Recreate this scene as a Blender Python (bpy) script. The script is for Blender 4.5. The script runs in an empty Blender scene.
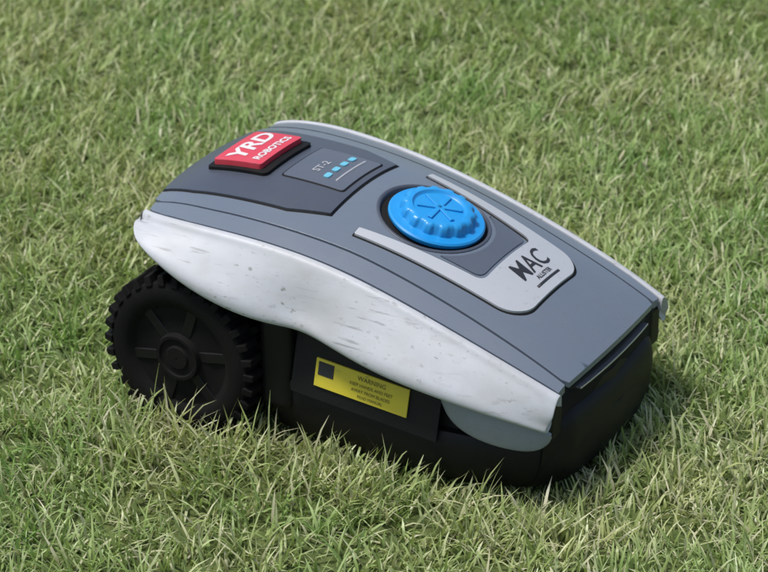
import bpy, bmesh, math, random
import numpy as np
from mathutils import Vector, Matrix
from mathutils.geometry import delaunay_2d_cdt
random.seed(4); rng=np.random.default_rng(7)
sc=bpy.context.scene
sc.view_settings.view_transform='Standard'; sc.view_settings.look='None'; sc.view_settings.exposure=0

# ------------------------------------------------------------ materials
def nt(name):
    m=bpy.data.materials.new(name); m.use_nodes=True
    t=m.node_tree; return m,t,t.nodes['Principled BSDF']
def N(t,k,**kw):
    n=t.nodes.new(k)
    for a,b in kw.items(): setattr(n,a,b)
    return n
def noise(t,scale,detail=4,rough=.55,vec=None):
    n=N(t,'ShaderNodeTexNoise'); n.inputs['Scale'].default_value=scale
    n.inputs['Detail'].default_value=detail; n.inputs['Roughness'].default_value=rough
    if vec is not None: t.links.new(vec,n.inputs['Vector'])
    return n
def ramp(t,src,stops):
    r=N(t,'ShaderNodeValToRGB'); t.links.new(src,r.inputs[0])
    while len(r.color_ramp.elements)<len(stops): r.color_ramp.elements.new(.5)
    for el,(p,c) in zip(r.color_ramp.elements,stops):
        el.position=p; el.color=(*c,1) if len(c)==3 else c
    return r
def mix(t,f,a,b,mode='MIX'):
    m=N(t,'ShaderNodeMix',data_type='RGBA',blend_type=mode)
    for s,v in ((0,f),(6,a),(7,b)):
        if hasattr(v,'is_output'): t.links.new(v,m.inputs[s])
        else: m.inputs[s].default_value=v if s==0 else (*v,1)
    return m.outputs[2]
def plastic(name,col,rough=.4,dirt=.25,specks=.0,dirtcol=(.12,.11,.07),metal=0,coat=0,bump=.0,bscale=600,spec=.5,scuff=0):
    m,t,b=nt(name)
    tc=N(t,'ShaderNodeTexCoord')
    n1=noise(t,9,6,.65,tc.outputs['Object'])
    r1=ramp(t,n1.outputs[0],[(.42,(0,0,0)),(.75,(1,1,1))])
    sc1=N(t,'ShaderNodeMath',operation='MULTIPLY'); t.links.new(r1.outputs[0],sc1.inputs[0]); sc1.inputs[1].default_value=dirt
    c=mix(t,sc1.outputs[0],col,dirtcol)
    def masked(c,scl,mapscale,rot,lo,hi,amt,colr,ms=11,mlo=.42,mhi=.62):
        mp=N(t,'ShaderNodeMapping'); mp.inputs['Scale'].default_value=mapscale; mp.inputs['Rotation'].default_value=rot; t.links.new(tc.outputs['Object'],mp.inputs[0])
        n2=noise(t,scl,3,.6,mp.outputs[0]); n3=noise(t,ms,2,.5,tc.outputs['Object'])
        r2=ramp(t,n2.outputs[0],[(lo,(0,0,0)),(hi,(1,1,1))]); r3=ramp(t,n3.outputs[0],[(mlo,(0,0,0)),(mhi,(1,1,1))])
        mm=N(t,'ShaderNodeMath',operation='MULTIPLY'); t.links.new(r2.outputs[0],mm.inputs[0]); t.links.new(r3.outputs[0],mm.inputs[1])
        m2=N(t,'ShaderNodeMath',operation='MULTIPLY'); t.links.new(mm.outputs[0],m2.inputs[0]); m2.inputs[1].default_value=amt
        return mix(t,m2.outputs[0],c,colr)
    if specks>0: c=masked(c,170,(.6,1,1.2),(0,.5,0),.62,.68,specks,(.09,.09,.05))
    if scuff>0:
        c=masked(c,120,(.12,1,1.6),(0,.42,0),.58,.68,scuff,(.13,.13,.12),7,.38,.58)
        c=masked(c,40,(.5,1,1),(0,.3,0),.48,.80,scuff*.7,(.22,.21,.17),5,.35,.65)
    t.links.new(c,b.inputs['Base Color'])
    rr=N(t,'ShaderNodeMapRange'); t.links.new(n1.outputs[0],rr.inputs[0])
    rr.inputs[3].default_value=rough-.07; rr.inputs[4].default_value=rough+.12
    t.links.new(rr.outputs[0],b.inputs['Roughness'])
    b.inputs['Metallic'].default_value=metal; b.inputs['Coat Weight'].default_value=coat; b.inputs['Specular IOR Level'].default_value=spec
    if bump>0:
        nb=noise(t,bscale,2,.5,tc.outputs['Object']); bp=N(t,'ShaderNodeBump'); bp.inputs['Strength'].default_value=bump
        bp.inputs['Distance'].default_value=.001
        t.links.new(nb.outputs[0],bp.inputs['Height']); t.links.new(bp.outputs[0],b.inputs['Normal'])
    return m
M_white=plastic('fender_white',(.44,.455,.475),.44,.4,.6,(.27,.26,.22),scuff=.5,spec=.4)
M_hood=plastic('hood_grey',(.12,.145,.18),.24,.25,.15,(.17,.18,.19),bump=.04)
M_band=plastic('band_grey',(.13,.155,.19),.26,.2,.2,(.18,.19,.20))
M_dark=plastic('dark_grey',(.052,.062,.082),.34,.3,.2,(.09,.09,.095),bump=.08)
M_panel=plastic('panel_grey',(.08,.095,.12),.32,.25,.2,(.13,.13,.135))
M_silver=plastic('silver',(.43,.445,.46),.32,.15,.2,(.32,.32,.30),metal=.15)
M_black=plastic('black_plastic',(.005,.005,.006),.5,.4,.0,(.014,.013,.009),bump=.1,spec=.25)
M_rubber=plastic('rubber',(.005,.005,.005),.8,.5,.0,(.016,.015,.010),bump=.3,bscale=300,spec=.15)
M_gap=plastic('gap_black',(.004,.004,.005),.7,.1,spec=.2)
M_red=plastic('red_badge',(.55,.035,.06),.38,.3,.3,(.55,.18,.18))
M_blue=plastic('blue_cap',(.010,.24,.58),.33,.25,.2,(.05,.36,.58))
M_cyan=plastic('cyan_print',(.12,.42,.55),.5,.1)
M_yellow=plastic('yellow_sticker',(.60,.50,.03),.45,.4,.5,(.33,.26,.06))
M_ink=plastic('ink_black',(.015,.015,.018),.5,.0)
M_inkw=plastic('ink_worn',(.06,.05,.015),.5,.7,0,(.3,.25,.03))
M_wht=plastic('ink_white',(.62,.60,.60),.5,.3,0,(.55,.25,.25))
M_grey=plastic('ink_grey',(.35,.36,.38),.5,.3,0,(.2,.2,.2))
M_skirt=plastic('grey_skirt',(.22,.245,.28),.25,.3,.4,(.14,.14,.13))
M_chrome=plastic('chrome_trim',(.5,.5,.52),.25,.1,metal=.8)

# ------------------------------------------------------------ helpers
mower=bpy.data.objects.new('robot_lawn_mower',None); sc.collection.objects.link(mower)
def finish(me,name,mat,parent=mower,bevel=0,smooth=True,sub=0,seg=2):
    ob=bpy.data.objects.new(name,me); sc.collection.objects.link(ob)
    if mat: me.materials.append(mat)
    if smooth:
        me.polygons.foreach_set('use_smooth',[True]*len(me.polygons))
    if parent: ob.parent=parent
    if sub:
        s=ob.modifiers.new('s','SUBSURF'); s.levels=sub; s.render_levels=sub
    if bevel:
        b=ob.modifiers.new('b','BEVEL'); b.width=bevel; b.segments=seg; b.limit_method='ANGLE'; b.angle_limit=math.radians(38); b.harden_normals=True
    return ob
HX=[-.12,-.075,-.04,0,.05,.1,.15,.2,.25,.3,.35,.4,.44,.47,.49,.52]
HZ=[.243,.266,.274,.280,.284,.284,.281,.273,.262,.247,.229,.207,.189,.173,.162,.142]
from numpy.polynomial import Polynomial
_p=Polynomial.fit(HX,HZ,7)
_k=Polynomial.fit([-.12,-.075,0,.05,.1,.2,.3,.35,.42,.49,.52],[.40,.50,.76,.96,1.14,1.36,1.38,1.28,.98,.62,.5],4)
def H(x,y): return float(_p(x))-float(_k(x))*y*y

def rounded(pts,r,n=6):
    out=[];L=len(pts)
    for i,p in enumerate(pts):
        rr=r[i] if isinstance(r,(list,tuple)) else r
        p=Vector(p);a=Vector(pts[i-1]);b=Vector(pts[(i+1)%L])
        if rr<=0: out.append(tuple(p)); continue
        da=(a-p);db=(b-p); rr=min(rr,da.length*.49,db.length*.49)
        A=p+da.normalized()*rr;B=p+db.normalized()*rr
        for k in range(n+1):
            s=k/n; q=A*(1-s)**2+p*2*s*(1-s)+B*s*s; out.append(tuple(q))
    return out
def resample(poly,res):
    out=[];L=len(poly)
    for i in range(L):
        a=Vector(poly[i]);b=Vector(poly[(i+1)%L]);d=(b-a).length
        if d<1e-5: continue
        k=max(1,int(d/res))
        for j in range(k): out.append(tuple(a.lerp(b,j/k)))
    return out
def inside(p,poly):
    c=False;x,y=p;j=len(poly)-1
    for i in range(len(poly)):
        xi,yi=poly[i];xj,yj=poly[j]
        if (yi>y)!=(yj>y) and x<(xj-xi)*(y-yi)/(yj-yi)+xi: c=not c
        j=i
    return c
def patch(name,poly,off,thick,mat,bevel=.0012,res=.01,hf=None,hole=None):
    hf=hf or H
    poly=resample(poly,res); n=len(poly)
    holes=[resample(h,res) for h in (hole or [])]
    pts=[Vector(p) for p in poly]; edges=[(i,(i+1)%n) for i in range(n)]
    for h in holes:
        s=len(pts); m=len(h); pts+= [Vector(p) for p in h]; edges+=[(s+i,s+(i+1)%m) for i in range(m)]
    xs=[p[0] for p in poly];ys=[p[1] for p in poly]
    bd=np.array([tuple(p) for p in pts])
    x=min(xs)+res*.5
    while x<max(xs):
        y=min(ys)+res*.5
        while y<max(ys):
            if inside((x,y),poly) and not any(inside((x,y),h) for h in holes) and np.min((bd[:,0]-x)**2+(bd[:,1]-y)**2)>(res*.45)**2:
                pts.append(Vector((x,y)))
            y+=res
        x+=res
    v,e,f,_,_,_=delaunay_2d_cdt(pts,edges,[],0 ,1e-7)
    bm=bmesh.new(); top=[bm.verts.new((p.x,p.y,hf(p.x,p.y)+off)) for p in v]; 
    for t in f:
        c=sum((v[i] for i in t),Vector((0,0)))/len(t)
        if not inside(c,poly) or any(inside(c,h) for h in holes): continue
        try: bm.faces.new([top[i] for i in t])
        except ValueError: pass
    bm.normal_update()
    for fc in bm.faces:
        if fc.normal.z<0: fc.normal_flip()
    be=[ed for ed in bm.edges if len(ed.link_faces)==1]
    r=bmesh.ops.extrude_edge_only(bm,edges=be)
    for g in r['geom']:
        if isinstance(g,bmesh.types.BMVert): g.co.z-=thick
    bmesh.ops.delete(bm,geom=[q for q in bm.verts if not q.link_faces],context='VERTS')
    bmesh.ops.recalc_face_normals(bm,faces=bm.faces)
    up=sum(fc.normal.z*fc.calc_area() for fc in bm.faces)
    if up<0: bmesh.ops.reverse_faces(bm,faces=bm.faces)
    me=bpy.data.meshes.new(name); bm.to_mesh(me); bm.free()
    return finish(me,name,mat,bevel=bevel)
def text(name,s,size,x0,y0,mat,off,shear=0,hf=None,sx=1,bold=0,fn=None):
    cu=bpy.data.curves.new(name,'FONT'); cu.body=s; cu.size=size; cu.shear=shear; cu.extrude=0; cu.offset=bold
    cu.align_x='CENTER'; cu.align_y='CENTER'; cu.resolution_u=3
    o=bpy.data.objects.new(name+'_t',cu); sc.collection.objects.link(o)
    dg=bpy.context.evaluated_depsgraph_get(); dg.update()
    me=bpy.data.meshes.new_from_object(o.evaluated_get(dg)); bpy.data.objects.remove(o)
    hf=hf or H
    for v in me.vertices:
        tx,ty=v.co.x*sx,v.co.y
        if fn: v.co=fn(tx,ty)
        else:
            x=x0-ty;y=y0+tx; v.co=(x,y,hf(x,y)+off)
    me.name=name
    return finish(me,name,mat,smooth=False)
def loft(name,rows,mat,close=False,sub=2,caps=False,bevel=0,mirror=False):
    vs=[];fs=[];n=len(rows[0])
    for r in rows: vs+= [tuple(p) for p in r]
    for i in range(len(rows)-1):
        for j in range(n if close else n-1):
            k=(j+1)%n
            fs.append((i*n+j,i*n+k,(i+1)*n+k,(i+1)*n+j))
    if caps:
        fs.append(tuple(range(n))[::-1]); s=(len(rows)-1)*n; fs.append(tuple(range(s,s+n)))
    if mirror:
        vs=[(x,-y,z) for x,y,z in vs]; fs=[f[::-1] for f in fs]
    me=bpy.data.meshes.new(name); me.from_pydata(vs,[],fs)
    bm=bmesh.new(); bm.from_mesh(me); bmesh.ops.recalc_face_normals(bm,faces=bm.faces); bm.to_mesh(me); bm.free()
    return finish(me,name,mat,sub=sub,bevel=bevel)
def box(name,c,s,mat,bevel=.003,rot=None,taper=None,parent=mower):
    bm=bmesh.new(); bmesh.ops.create_cube(bm,size=1)
    for v in bm.verts:
        v.co=Vector((v.co.x*s[0],v.co.y*s[1],v.co.z*s[2]))
        if taper and v.co.z>0: v.co.x*=taper; v.co.y*=taper
    M=Matrix.Translation(c)@(rot.to_4x4() if rot else Matrix.Identity(4))
    bm.transform(M); me=bpy.data.meshes.new(name); bm.to_mesh(me); bm.free()
    return finish(me,name,mat,bevel=bevel,parent=parent,seg=3)

# ------------------------------------------------------------ mower shell
SX=[-.082,-.073,-.055,-.01,.035,.085,.13,.165,.21,.27,.33,.39,.44,.484]
YT=[.142,.148,.155,.159,.157,.153,.150,.148,.146,.145,.144,.142,.139,.134]
def yt(x): return float(np.interp(x,SX,YT))
LX=[-.10,0,.1,.2,.35,.49]; LY=[.124,.127,.122,.116,.114,.114]
def yl(x): return float(np.interp(x,LX,LY))
def front(y): return .488-.5*y*y
def back(y): return -.100+1.05*y*y
def edge_f(w,n=11,d=0): return [(front(y)-d,y) for y in np.linspace(-w,w,n)]
def edge_b(w,n=11,d=0): return [(back(y)+d,y) for y in np.linspace(w,-w,n)]
xs=list(np.linspace(-.060,.474,28))
base=[(x,-yt(x)+.004) for x in xs]+edge_f(.126,11,.004)+[(x,yt(x)-.004) for x in reversed(xs)]+edge_b(.128,11,.008)
patch('shell_underlayer',base,-.0045,.050,M_gap,bevel=0,res=.012)
kc=(.240,0); kr=.066
circ=[(kc[0]+kr*math.cos(a),kc[1]+kr*math.sin(a)) for a in np.linspace(0,2*math.pi,49)[:-1]]
xf=[x for x in np.linspace(-.072,.474,30)]
lid=[(x,-yl(x)) for x in xf]+edge_f(.110)+[(x,yl(x)) for x in reversed(xf)]+edge_b(.118)
patch('hood_lid',lid,0,.007,M_hood,bevel=.0022,hole=[circ])
rear=[(-.04,-.100),(.09,-.094),(.142,-.078),(.142,.078),(.09,.094),(-.04,.100)]+edge_b(.096,9,.003)
rearg=[(-.04,-.1025),(.091,-.0965),(.1445,-.080),(.1445,.080),(.091,.0965),(-.04,.1025)]+edge_b(.098,9,.0015)
patch('rear_deck_gap',rearg,.0008,.004,M_gap,bevel=0)
patch('rear_deck',rear,.0026,.005,M_dark,bevel=.0015)
patch('display_gap',rounded([(.044,-.036),(.134,-.036),(.134,.062),(.044,.062)],.006),.0032,.003,M_gap,bevel=0)
patch('display_panel',rounded([(.046,-.034),(.132,-.034),(.132,.060),(.046,.060)],.005),.0040,.004,M_panel,bevel=.001)
text('display_print','ST-2',.014,.078,.006,M_grey,.0046,bold=.0003,sx=1.2)
for k in range(4):
    y0=-.018+k*.019
    patch('button',rounded([(.094,y0),(.102,y0),(.102,y0+.012),(.094,y0+.012)],.003),.0054,.002,M_cyan,bevel=.0006,res=.004)
patch('display_bar',rounded([(.112,-.018),(.1145,-.018),(.1145,.052),(.112,.052)],.001),.0046,.001,M_grey,bevel=0,res=.006)
patch('badge_plinth',rounded([(-.058,-.046),(.030,-.046),(.030,.062),(-.058,.062)],.008),.007,.008,M_gap,bevel=.0015)
patch('red_badge',rounded([(-.052,-.039),(.018,-.039),(.018,.057),(-.052,.057)],.005),.014,.008,M_red,bevel=.002)
text('badge_print','YRD',.036,-.026,.009,M_wht,.0144,shear=.2,bold=.0010,sx=1.2)
text('badge_print_small','ROBOTICS',.014,.004,.010,M_wht,.0144,bold=.0005,sx=1.15)
def U(x0,xA,xB,w0,w1,i0,i1,corner):
    return rounded([(x0,-w0),(xA,-w1),(xB,-w1+.022),(xB,w1-.022),(xA,w1),(x0,w0),(x0,i0),(xB-.062,i1),(xB-.062,-i1),(x0,-i0)],[.002,corner,.014,.014,corner,.002,.002,.012,.012,.002])
patch('surround_gap',U(.182,.384,.4055,.0965,.0835,.0795,.057,.018),.0004,.004,M_gap,bevel=0,res=.006)
patch('silver_surround',U(.184,.383,.403,.094,.081,.082,.061,.018),.0030,.004,M_silver,bevel=.0007,res=.005)
text('logo_print','MAC',.036,.365,.012,M_ink,.0038,shear=.15,bold=.0002,sx=.90)
text('logo_print_small','ALLISTER',.008,.383,.014,M_ink,.0036,bold=.0001)
patch('logo_rule',[(.389,-.016),(.392,-.016),(.392,.038),(.389,.038)],.0036,.001,M_ink,bevel=0)
arc=[(kc[0]+.075*math.cos(a),.075*math.sin(a)) for a in np.linspace(.95,-.95,11)]
patch('inner_panel',rounded([(.284,-.061),(.336,-.056),(.336,.056),(.284,.061)],[.002,.012,.012,.002])+arc,.0016,.004,M_panel,bevel=.001)
wellrows=[]
ang=np.linspace(0,2*math.pi,49)[:-1]
for r,dz in ((kr+.0035,.001),(kr+.001,.0022),(kr-.001,-.001),(kr-.002,-.020),(0.03,-.021),(.0005,-.021)):
    wellrows.append([(kc[0]+r*math.cos(a),kc[1]+r*math.sin(a),H(kc[0]+r*math.cos(a),kc[1]+r*math.sin(a))+dz) for a in ang])
loft('knob_well',wellrows,M_dark,close=True,sub=0)
def knob():
    bm=bmesh.new(); n=168; rings=[]
    def lobe(a,amt): 
        c=math.cos(14*a); s=max(-1,min(1,c*2.2)); return 1+amt*s
    prof=[(.0570,-.008,0),(.0600,-.004,0),(.0600,-.001,0),(.0580,.001,0),(.0500,.0012,0),(.0465,.002,.02),(.0455,.005,.035),(.0440,.011,.035),(.0420,.0138,.035),(.039,.0150,.02),(.0340,.0150,.0),(.0325,.0128,0),(.0310,.0116,0),(.015,.0120,0),(.0008,.0122,0)]
    for r,z,l in prof:
        rings.append([bm.verts.new((r*lobe(a,l)*math.cos(a),r*lobe(a,l)*math.sin(a),z)) for a in np.linspace(0,2*math.pi,n+1)[:-1]])
    for A,B in zip(rings,rings[1:]):
        for i in range(n): bm.faces.new((A[i],A[(i+1)%n],B[(i+1)%n],B[i]))
    me=bpy.data.meshes.new('blue_knob'); 
    bmesh.ops.recalc_face_normals(bm,faces=bm.faces)
    kx=kc[0]+.004; sl=math.atan((H(kx+.03,0)-H(kx-.03,0))/.06)
    M=Matrix.Translation((kx,0,H(kx,0)+.001))@Matrix.Rotation(-sl,4,'Y')
    bm.transform(M); bm.to_mesh(me); bm.free(); ob=finish(me,'blue_knob',M_blue)
    me.set_sharp_from_angle(angle=math.radians(40)); 
    for k in range(3):
        bm=bmesh.new(); bmesh.ops.create_cube(bm,size=1)
        for v in bm.verts: v.co=Vector((v.co.x*.056,v.co.y*.006,v.co.z*.003+.0128))
        bm.transform(M@Matrix.Rotation(.6+k*math.pi/3,4,'Z')); me=bpy.data.meshes.new('knob_rib'); bm.to_mesh(me); bm.free(); finish(me,'knob_rib',M_blue,bevel=.001)
knob()
for sgn,nm in ((-1,'r'),(1,'l')):
    bx=list(np.linspace(-.070,.480,28))
    inn=[(-.079,sgn*(yl(-.079)+.0032))]+[(x,sgn*(yl(x)+.0032)) for x in bx]; out=[(x,sgn*(yt(x)-.0015)) for x in reversed(bx)]+[(-.076,sgn*.1425)]
    patch('side_band_'+nm,inn+out,.0,.010,M_band,bevel=.0009)
YB=[.166,.184,.201,.209,.212,.211,.201,.187,.196,.203,.200,.191,.178,.160]
ZB=[.248,.243,.235,.214,.198,.186,.178,.175,.168,.156,.146,.136,.126,.113]
FL=[0,.002,.004,.010,.012,.010,-.004,-.018,-.005,.006,.007,.005,.003,.001]
def fender(mirror):
    rows=[]
    for i,x in enumerate(SX):
        t=YT[i]; h=H(x,t); b=YB[i]; zb=ZB[i]; d=h-zb; fl=FL[i]
        if i<3: d=max(d,.010)
        xe=x-(.006 if i==len(SX)-1 else 0)
        pts=[(x,t,h-.014),(x,t,h+.0005),(x,t+.0035,h+.0022),(x,t+.0095,h+.0008),(x,t+.0130,h-.0035),(x,t+.0150,h-.0065),(x,t+.015+(b-t-.015)*.34,h-d*.30),
             (x,t+.015+(b-t-.015)*.62+fl*.2,h-d*.53),(xe+.001,b-.003+fl*.35,zb+d*.26),(xe,b+.0015,zb+d*.13),(xe,b+.001,zb+.002),(xe,b-.003,zb-.001),(xe,b-.010,zb+.001),(xe,b-.014,zb+.008)]
        rows.append([(p[0],-p[1],p[2]) for p in pts])
    cx,cy,cz=SX[0]+.012,-(YT[0]+YB[0])/2+.012,.240
    r0=rows[0]; rr=[(p[0]*.75+cx*.25-.002,p[1]*.75+cy*.25,p[2]*.75+cz*.25) for p in r0]; rr2=[(p[0]*.3+cx*.7,p[1]*.3+cy*.7,p[2]*.3+cz*.7) for p in r0]
    rows=[rr2,rr]+rows
    rl=rows[-1]; rows.append([(p[0]+.0015,p[1]+.0008,p[2]) for p in rl])
    cx,cy,cz=SX[-1]-.012,-.137,.137
    rows.append([((p[0]*.72+cx*.28),p[1]*.72+cy*.28,p[2]*.72+cz*.28) for p in rl])
    rows.append([((p[0]*.2+cx*.8),p[1]*.2+cy*.8,p[2]*.2+cz*.8) for p in rl])
    return loft('fender_'+('l' if mirror else 'r'),rows,M_white,sub=2,mirror=mirror)
fender(False); fender(True)

# ------------------------------------------------------------ chassis
def ring(z,w,x0,x1,r,n=8,bow=.012):
    p=rounded([(x0,-w*.96),(x0+.12,-w),(x1-.12,-w),(x1,-w*.76),(x1+bow,0),(x1,w*.76),(x1-.12,w),(x0+.12,w),(x0,w*.96)],[.02,.03,.06,r,.0,r,.06,.03,.02],n)
    return [(a,b,z) for a,b in p]
fr=[ring(.004,.140,.13,.440,.05),ring(.010,.158,.12,.462,.05),ring(.022,.170,.11,.478,.05),ring(.050,.177,.105,.485,.045),
    ring(.078,.177,.105,.486,.045),ring(.084,.173,.105,.484,.045),ring(.0845,.163,.105,.480,.045),ring(.125,.158,.10,.474,.045),ring(.140,.14,.10,.440,.045)]
loft('front_chassis',fr,M_black,close=True,sub=0,caps=True,bevel=.002)
def rbox(name,x0,x1,w,z0,z1,mat,b=.012):
    return box(name,((x0+x1)/2,0,(z0+z1)/2),(x1-x0,2*w,z1-z0),mat,bevel=b)
rbox('rear_chassis',-.070,.13,.122,.035,.228,M_black)
rbox('mid_chassis',.09,.34,.140,.06,.19,M_black)
rbox('rear_panel',-.080,-.04,.130,.10,.232,M_black)
for s in (-1,1):
    box('arch_brace',(.122,s*.150,.112),(.045,.06,.125),M_black,.012)
    for k,(x,w) in enumerate(((.150,.030),(.195,.026),(.240,.03),(.285,.026))):
        box('ledge_lug_%d'%k,(x,s*.170,.088),(w,.012,.014),M_black,.004,taper=.8)
def stick(tx,ty):
    return Vector((.242+tx,-.1755+ty*.25,.1120+ty-.06*tx))
def quad(name,x0,x1,y0,y1,mat,lift):
    me=bpy.data.meshes.new(name); off=Vector((0,-lift,0))
    a=[stick(x0,y0)+off,stick(x1,y0)+off,stick(x1,y1)+off,stick(x0,y1)+off]; b=[p+Vector((0,.002,0)) for p in a]
    me.from_pydata([tuple(p) for p in a+b],[],[(0,1,2,3),(7,6,5,4),(0,4,5,1),(1,5,6,2),(2,6,7,3),(3,7,4,0)])
    return finish(me,name,mat,smooth=False)
quad('sticker_wall',-.095,.105,-.032,.045,M_black,-.0015)
quad('yellow_sticker',-.063,.064,-.0145,.019,M_yellow,.0015)
quad('sticker_pictogram',-.059,-.038,.000,.016,M_ink,.0022)
for i,(l,t_) in enumerate((('WARNING',.008),('KEEP HANDS AND FEET',.0055),('AWAY FROM BLADES',.0055),('READ MANUAL',.005))):
    yy=(.012,.004,-.003,-.0095)[i]
    text('sticker_print_%d'%i,l,t_,0,0,M_inkw,0,bold=.0000,fn=lambda tx,ty,yy=yy: stick(tx+.014,ty+yy)+Vector((0,-.0022,0)))
for mir in (False,True):
    rows=[]
    for x,y,zt,zb in ((.348,.172,.150,.120),(.360,.178,.148,.104),(.385,.179,.145,.091),(.415,.175,.138,.084),(.445,.166,.129,.080),(.465,.156,.121,.081),(.474,.149,.112,.088),(.478,.142,.106,.096)):
        rows.append([(x,-y+.012,zt),(x,-y-.000,zt-.002),(x,-y-.003,(zt+zb)/2+.004),(x,-y,zb+.003),(x,-y+.003,zb),(x,-y+.02,zb+.002)])
    loft('grey_skirt_'+('l' if mir else 'r'),rows,M_skirt,sub=2,mirror=mir)
def frow(z,dx,w):
    return [(front(y)+dx-.5*max(0,abs(y)-w*.75),y,z) for y in np.linspace(-w,w,25)]
loft('front_fascia',[frow(.149,-.012,.126),frow(.146,-.003,.132),frow(.141,-.002,.136),frow(.138,-.014,.136),frow(.120,-.015,.136),frow(.114,.001,.139),frow(.102,.006,.141),frow(.080,.008,.143),frow(.050,.004,.142),frow(.025,-.008,.136),frow(.010,-.03,.125)],M_black,sub=1)
rows=[]
for y in np.linspace(-.090,.090,17):
    x=front(y)
    rows.append([(x-.004,y,.1430),(x+.0035,y,.1430),(x+.0035,y,.1405),(x-.004,y,.1405)])
loft('chrome_trim',rows,M_chrome,close=True,caps=True,sub=0,bevel=.0006)
for s in (-1,1):
    box('front_corner',(.463,s*.130,.118),(.032,.032,.058),M_black,.008)
def wheel(name,c,R,w,lugs,mat_t,mat_h):
    e=bpy.data.objects.new(name,None); sc.collection.objects.link(e); e.parent=mower; e.location=c
    n=96; s=-1 if c[1]<0 else 1
    prof=[(.001,.50),(R*.13,.50),(R*.15,.46),(R*.22,.46),(R*.235,.50),(R*.27,.50),(R*.29,.38),(R*.46,.34),(R*.60,.36),(R*.66,.46),(R*.70,.50),(R*.84,.50),(R*.90,.44),(R*.91,.40),(R*.91,-.5),(R*.6,-.5),(.001,-.5)]
    bm=bmesh.new(); rg=[]
    for r,y in prof: rg.append([bm.verts.new((r*math.cos(a),s*y*w,r*math.sin(a))) for a in np.linspace(0,2*math.pi,n+1)[:-1]])
    for A,B in zip(rg,rg[1:]):
        for i in range(n): bm.faces.new((A[i],A[(i+1)%n],B[(i+1)%n],B[i]))
    bmesh.ops.recalc_face_normals(bm,faces=bm.faces)
    me=bpy.data.meshes.new('tyre'); bm.to_mesh(me); bm.free(); o=finish(me,'tyre',mat_t,parent=e); me.set_sharp_from_angle(angle=math.radians(35))
    bm=bmesh.new()
    for k in range(lugs):
        for row,yo in enumerate((.26,-.26)):
            a=2*math.pi*(k+.5*row)/lugs
            m=bmesh.ops.create_cube(bm,size=1)['verts']
            for v in m:
                tp=.8 if v.co.z>0 else 1
                v.co=Vector((v.co.x*.0105*tp,v.co.y*w*.50*tp,v.co.z*R*.12+R*.94))
            bmesh.ops.transform(bm,matrix=Matrix.Rotation(a,4,'Y')@Matrix.Translation((0,s*yo*w,0)),verts=m)
    me=bpy.data.meshes.new('tread'); bm.to_mesh(me); bm.free(); finish(me,'tread',mat_t,parent=e,bevel=.0015,smooth=True)
    bm=bmesh.new()
    for k in range(6):
        m=bmesh.ops.create_cube(bm,size=1)['verts']
        for v in m:
            v.co=Vector((v.co.x*.014,v.co.y*.10*w+s*.34*w,v.co.z*R*.42+R*.44))
        bmesh.ops.transform(bm,matrix=Matrix.Rotation(2*math.pi*(k+.3)/6,4,'Y'),verts=m)
    me=bpy.data.meshes.new('spokes'); bm.to_mesh(me); bm.free(); finish(me,'spokes',mat_h,parent=e,bevel=.0015)
    return e
for s in (-1,1):
    wheel('rear_wheel_'+('r' if s<0 else 'l'),(-.004,s*.172,.095),.109,.060,32,M_rubber,M_black)
    wheel('front_castor_'+('r' if s<0 else 'l'),(.40,s*.085,.030),.032,.025,14,M_rubber,M_black)

# ------------------------------------------------------------ lawn
def grass_material():
    m=bpy.data.materials.new('grass_blades'); m.use_nodes=True; t=m.node_tree; t.nodes.clear()
    out=N(t,'ShaderNodeOutputMaterial'); at=N(t,'ShaderNodeAttribute',attribute_name='gcol')
    sep=N(t,'ShaderNodeSeparateColor'); t.links.new(at.outputs['Color'],sep.inputs[0])
    geo=N(t,'ShaderNodeNewGeometry')
    big=noise(t,2.6,3,.6,geo.outputs['Position']); med=noise(t,14,3,.6,geo.outputs['Position'])
    g=ramp(t,sep.outputs[0],[(0,(.14,.27,.06)),(.4,(.22,.38,.095)),(.75,(.36,.51,.18)),(1,(.52,.62,.33))])
    g2=ramp(t,sep.outputs[0],[(0,(.28,.35,.11)),(.5,(.46,.50,.21)),(1,(.64,.64,.41))])
    rb=ramp(t,big.outputs[0],[(.38,(0,0,0)),(.62,(1,1,1))]); rm=ramp(t,med.outputs[0],[(.38,(0,0,0)),(.66,(1,1,1))])
    f=N(t,'ShaderNodeMath',operation='MULTIPLY'); t.links.new(rb.outputs[0],f.inputs[0]); f.inputs[1].default_value=.6
    f2=N(t,'ShaderNodeMath',operation='MULTIPLY_ADD'); t.links.new(rm.outputs[0],f2.inputs[0]); f2.inputs[1].default_value=.45; t.links.new(f.outputs[0],f2.inputs[2])
    c=mix(t,f2.outputs[0],g.outputs[0],g2.outputs[0])
    c=mix(t,sep.outputs[2],c,(.64,.60,.42))
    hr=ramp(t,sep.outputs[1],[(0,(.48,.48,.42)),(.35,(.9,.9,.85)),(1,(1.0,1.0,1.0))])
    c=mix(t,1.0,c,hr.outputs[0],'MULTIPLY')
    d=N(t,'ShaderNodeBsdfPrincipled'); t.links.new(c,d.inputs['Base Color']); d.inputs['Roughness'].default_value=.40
    d.inputs['Specular IOR Level'].default_value=.5
    tr=N(t,'ShaderNodeBsdfTranslucent'); t.links.new(mix(t,1.0,c,(1.05,1.1,.7),'MULTIPLY'),tr.inputs[0])
    ms=N(t,'ShaderNodeMixShader'); ms.inputs[0].default_value=.3
    t.links.new(d.outputs[0],ms.inputs[1]); t.links.new(tr.outputs[0],ms.inputs[2]); t.links.new(ms.outputs[0],out.inputs[0])
    return m
M_grass=grass_material()
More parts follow.
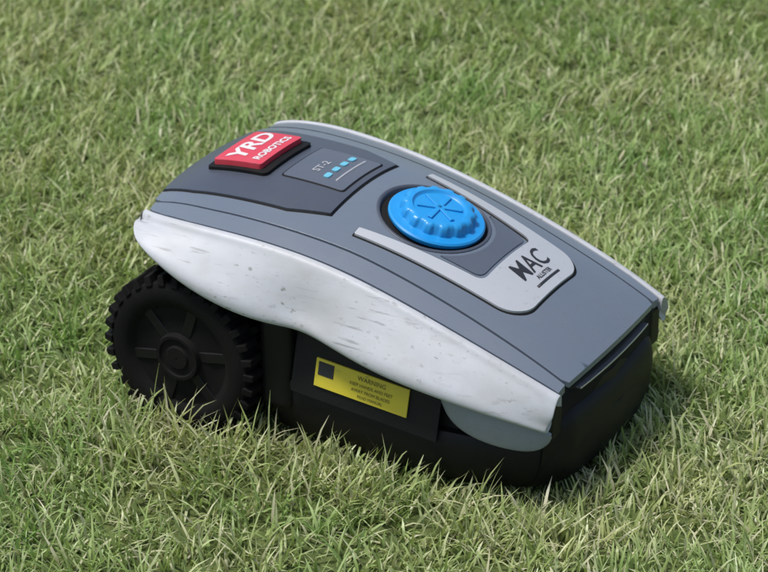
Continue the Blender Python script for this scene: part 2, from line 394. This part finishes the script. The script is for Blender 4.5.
def blades(name,x0,x1,y0,y1,n,wid=.0031,foot=False,scale=1.,seed=1):
    r=np.random.default_rng(seed)
    nc=n//7
    cx=r.uniform(x0,x1,nc);cy=r.uniform(y0,y1,nc); ci=r.integers(0,nc,n)
    x=np.clip(cx[ci]+r.normal(0,.014,n),x0-.01,x1+.01);y=np.clip(cy[ci]+r.normal(0,.014,n),y0-.01,y1+.01)
    rnd=np.clip(r.beta(2,2.2,n)*.8+r.uniform(0,.25,nc)[ci],0,1)
    dry=(r.random(n)<.11+.12*(np.sin(x*7+1)*np.sin(y*6+2)>.3)+.10*(y-.5*x<-.1)).astype(float)*r.uniform(.3,1,n)
    L=(.034+.011*r.normal(0,1,n).clip(-1.8,2.3))*scale*(.8+.4*r.random(nc)[ci])
    L*=1+.12*np.sin(x*5.1+y*3)*np.cos(y*4.3-x*2)
    ca=r.uniform(0,2*np.pi,nc)[ci]
    fld=1.2*np.sin(x*3.1+1.3*np.sin(y*2.7))+1.1*np.sin(y*4.1+x*1.7)+.5
    az=np.where(r.random(n)<.6,ca,fld)+r.normal(0,1.2,n)
    lean=np.abs(r.normal(.5,.38,n)); bend=np.abs(r.normal(.6,.45,n))
    flat=r.random(n)<.13; lean=np.where(flat,r.uniform(1.1,1.45,n),lean); dry=np.where(flat,np.maximum(dry,r.uniform(.1,.85,n)),dry)
    if foot:
        und=(x>-.06)&(x<.485)&(np.abs(y)<.165); whl=(np.abs(x)<.045)&(np.abs(y)>.13)&(np.abs(y)<.198)
        k=np.where(und,.35,1.)*np.where(whl,.35,1.)
        nearside=(np.abs(y)>.200)&(np.abs(y)<.31)&(x>-.15)&(x<.16); k=k*np.where(nearside,1.55,1.)
        side2=(np.abs(y)>.18)&(np.abs(y)<.27)&(x>=.16)&(x<.52); k=k*np.where(side2,1.35,1.)
        L*=k
    w=wid*r.uniform(.6,1.35,n)*(.7+.3*scale)
    P=np.zeros((n,7,3)); col=np.zeros((n,7,4)); 
    ux,uy=np.cos(az),np.sin(az); tw=az+np.pi/2+r.normal(0,.8,n); sx,sy=np.cos(tw),np.sin(tw)
    px=x.copy();py=y.copy();pz=np.full(n,-.002)
    hs=[0,.36,.70,1]; ws=[.8,1.,.75,0]; idx=0
    for k,h in enumerate(hs):
        if k>0:
            th=lean*.6+bend*(h+hs[k-1])*.5*1.3; dl=L*(h-hs[k-1])
            px=px+ux*np.sin(th)*dl;py=py+uy*np.sin(th)*dl;pz=pz+np.maximum(np.cos(th),-.1)*dl
        if k<3:
            for s in (-1,1):
                P[:,idx,0]=px+s*sx*w*ws[k]/2;P[:,idx,1]=py+s*sy*w*ws[k]/2;P[:,idx,2]=np.maximum(pz,-.002)
                col[:,idx]=np.stack([rnd,np.full(n,h),dry,np.ones(n)],1); idx+=1
        else:
            P[:,6,0]=px;P[:,6,1]=py;P[:,6,2]=pz; col[:,6]=np.stack([rnd,np.ones(n),dry,np.ones(n)],1)
    me=bpy.data.meshes.new(name); me.vertices.add(n*7); me.vertices.foreach_set('co',P.ravel())
    b=(np.arange(n)*7)[:,None]
    lp=np.concatenate([b+np.array([[0,1,3,2]]),b+np.array([[2,3,5,4]]),b+np.array([[4,5,6]])],1).ravel()
    me.loops.add(len(lp)); me.loops.foreach_set('vertex_index',lp.astype(np.int32))
    st=(np.arange(n)*11)[:,None]+np.array([[0,4,8]]); me.polygons.add(n*3)
    me.polygons.foreach_set('loop_start',st.ravel().astype(np.int32))
    try: me.polygons.foreach_set('loop_total',np.tile([4,4,3],n).astype(np.int32))
    except Exception: pass
    a=me.attributes.new('gcol','FLOAT_COLOR','POINT'); a.data.foreach_set('color',col.ravel())
    me.update(); me.validate(); me.materials.append(M_grass); me.polygons.foreach_set('use_smooth',[True]*len(me.polygons))
    return me
lawn=bpy.data.objects.new('lawn_grass',None); sc.collection.objects.link(lawn)
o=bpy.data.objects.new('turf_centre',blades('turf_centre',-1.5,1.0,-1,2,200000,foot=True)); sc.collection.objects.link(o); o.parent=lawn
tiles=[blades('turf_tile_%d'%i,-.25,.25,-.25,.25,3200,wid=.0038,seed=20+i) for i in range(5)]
for i in range(-8,8):
    for j in range(-7,9):
        cx=.25+i*.5;cy=.25+j*.5
        if -1.5<cx<1.0 and -1<cy<2: continue
        o=bpy.data.objects.new('turf',random.choice(tiles)); sc.collection.objects.link(o); o.parent=lawn
        o.location=(cx,cy,0); o.rotation_euler=(0,0,random.randrange(4)*math.pi/2)
m,t,b=nt('turf_ground'); geo=N(t,'ShaderNodeNewGeometry')
n1=noise(t,60,6,.7,geo.outputs['Position']); n2=noise(t,1.5,5,.6,geo.outputs['Position'])
c1=ramp(t,n1.outputs[0],[(.3,(.06,.085,.026)),(.55,(.10,.135,.045)),(.75,(.20,.19,.095))])
c2=ramp(t,n2.outputs[0],[(.3,(.7,.9,.6)),(.7,(1.2,1.1,.8))])
t.links.new(mix(t,1.,c1.outputs[0],c2.outputs[0],'MULTIPLY'),b.inputs['Base Color']); b.inputs['Roughness'].default_value=.95
bp=N(t,'ShaderNodeBump'); bp.inputs['Distance'].default_value=.01; t.links.new(n1.outputs[0],bp.inputs['Height']); t.links.new(bp.outputs[0],b.inputs['Normal'])
me=bpy.data.meshes.new('ground'); me.from_pydata([(-300,-300,0),(300,-300,0),(300,300,0),(-300,300,0)],[],[(0,1,2,3)])
finish(me,'ground',m,parent=None,smooth=False)

# ------------------------------------------------------------ light
a=math.radians(30.5);e=math.radians(28);f=2716.;D=3.3
R=Vector((math.cos(a),math.sin(a),0));Fh=Vector((-math.sin(a),math.cos(a),0));Z=Vector((0,0,1))
el=math.radians(69)
hz=(-R*.9-Fh*.15).normalized(); sd=hz*math.cos(el)+Z*math.sin(el)
sl=bpy.data.lights.new('sun','SUN'); sl.energy=3.5; sl.angle=math.radians(12); sl.color=(1,.975,.94)
so=bpy.data.objects.new('sun',sl); sc.collection.objects.link(so); so.rotation_euler=sd.to_track_quat('Z','Y').to_euler(); so.location=sd*10
w=bpy.data.worlds.new('World'); sc.world=w; w.use_nodes=True; wt=w.node_tree
sky=wt.nodes.new('ShaderNodeTexSky'); sky.sky_type='NISHITA'; sky.sun_disc=False; sky.sun_elevation=el; sky.sun_rotation=math.atan2(hz.x,hz.y); sky.dust_density=2.5
wt.links.new(sky.outputs[0],wt.nodes['Background'].inputs[0]); wt.nodes['Background'].inputs[1].default_value=.15

# ------------------------------------------------------------ camera
F=Fh*math.cos(e)-Z*math.sin(e);U_=Fh*math.sin(e)+Z*math.cos(e)
C=Vector((0,-.2,.096))-D*(F+(180-384)/f*R-(358-286)/f*U_)
cam=bpy.data.cameras.new('camera'); co=bpy.data.objects.new('camera',cam); sc.collection.objects.link(co)
mt=Matrix((R,U_,-F)).transposed().to_4x4(); mt.translation=C; co.matrix_world=mt
cam.sensor_width=36; cam.lens=36*f/768; cam.clip_end=1000; cam.clip_start=.05
cam.dof.use_dof=True; cam.dof.focus_distance=3.1; cam.dof.aperture_fstop=9
sc.camera=co
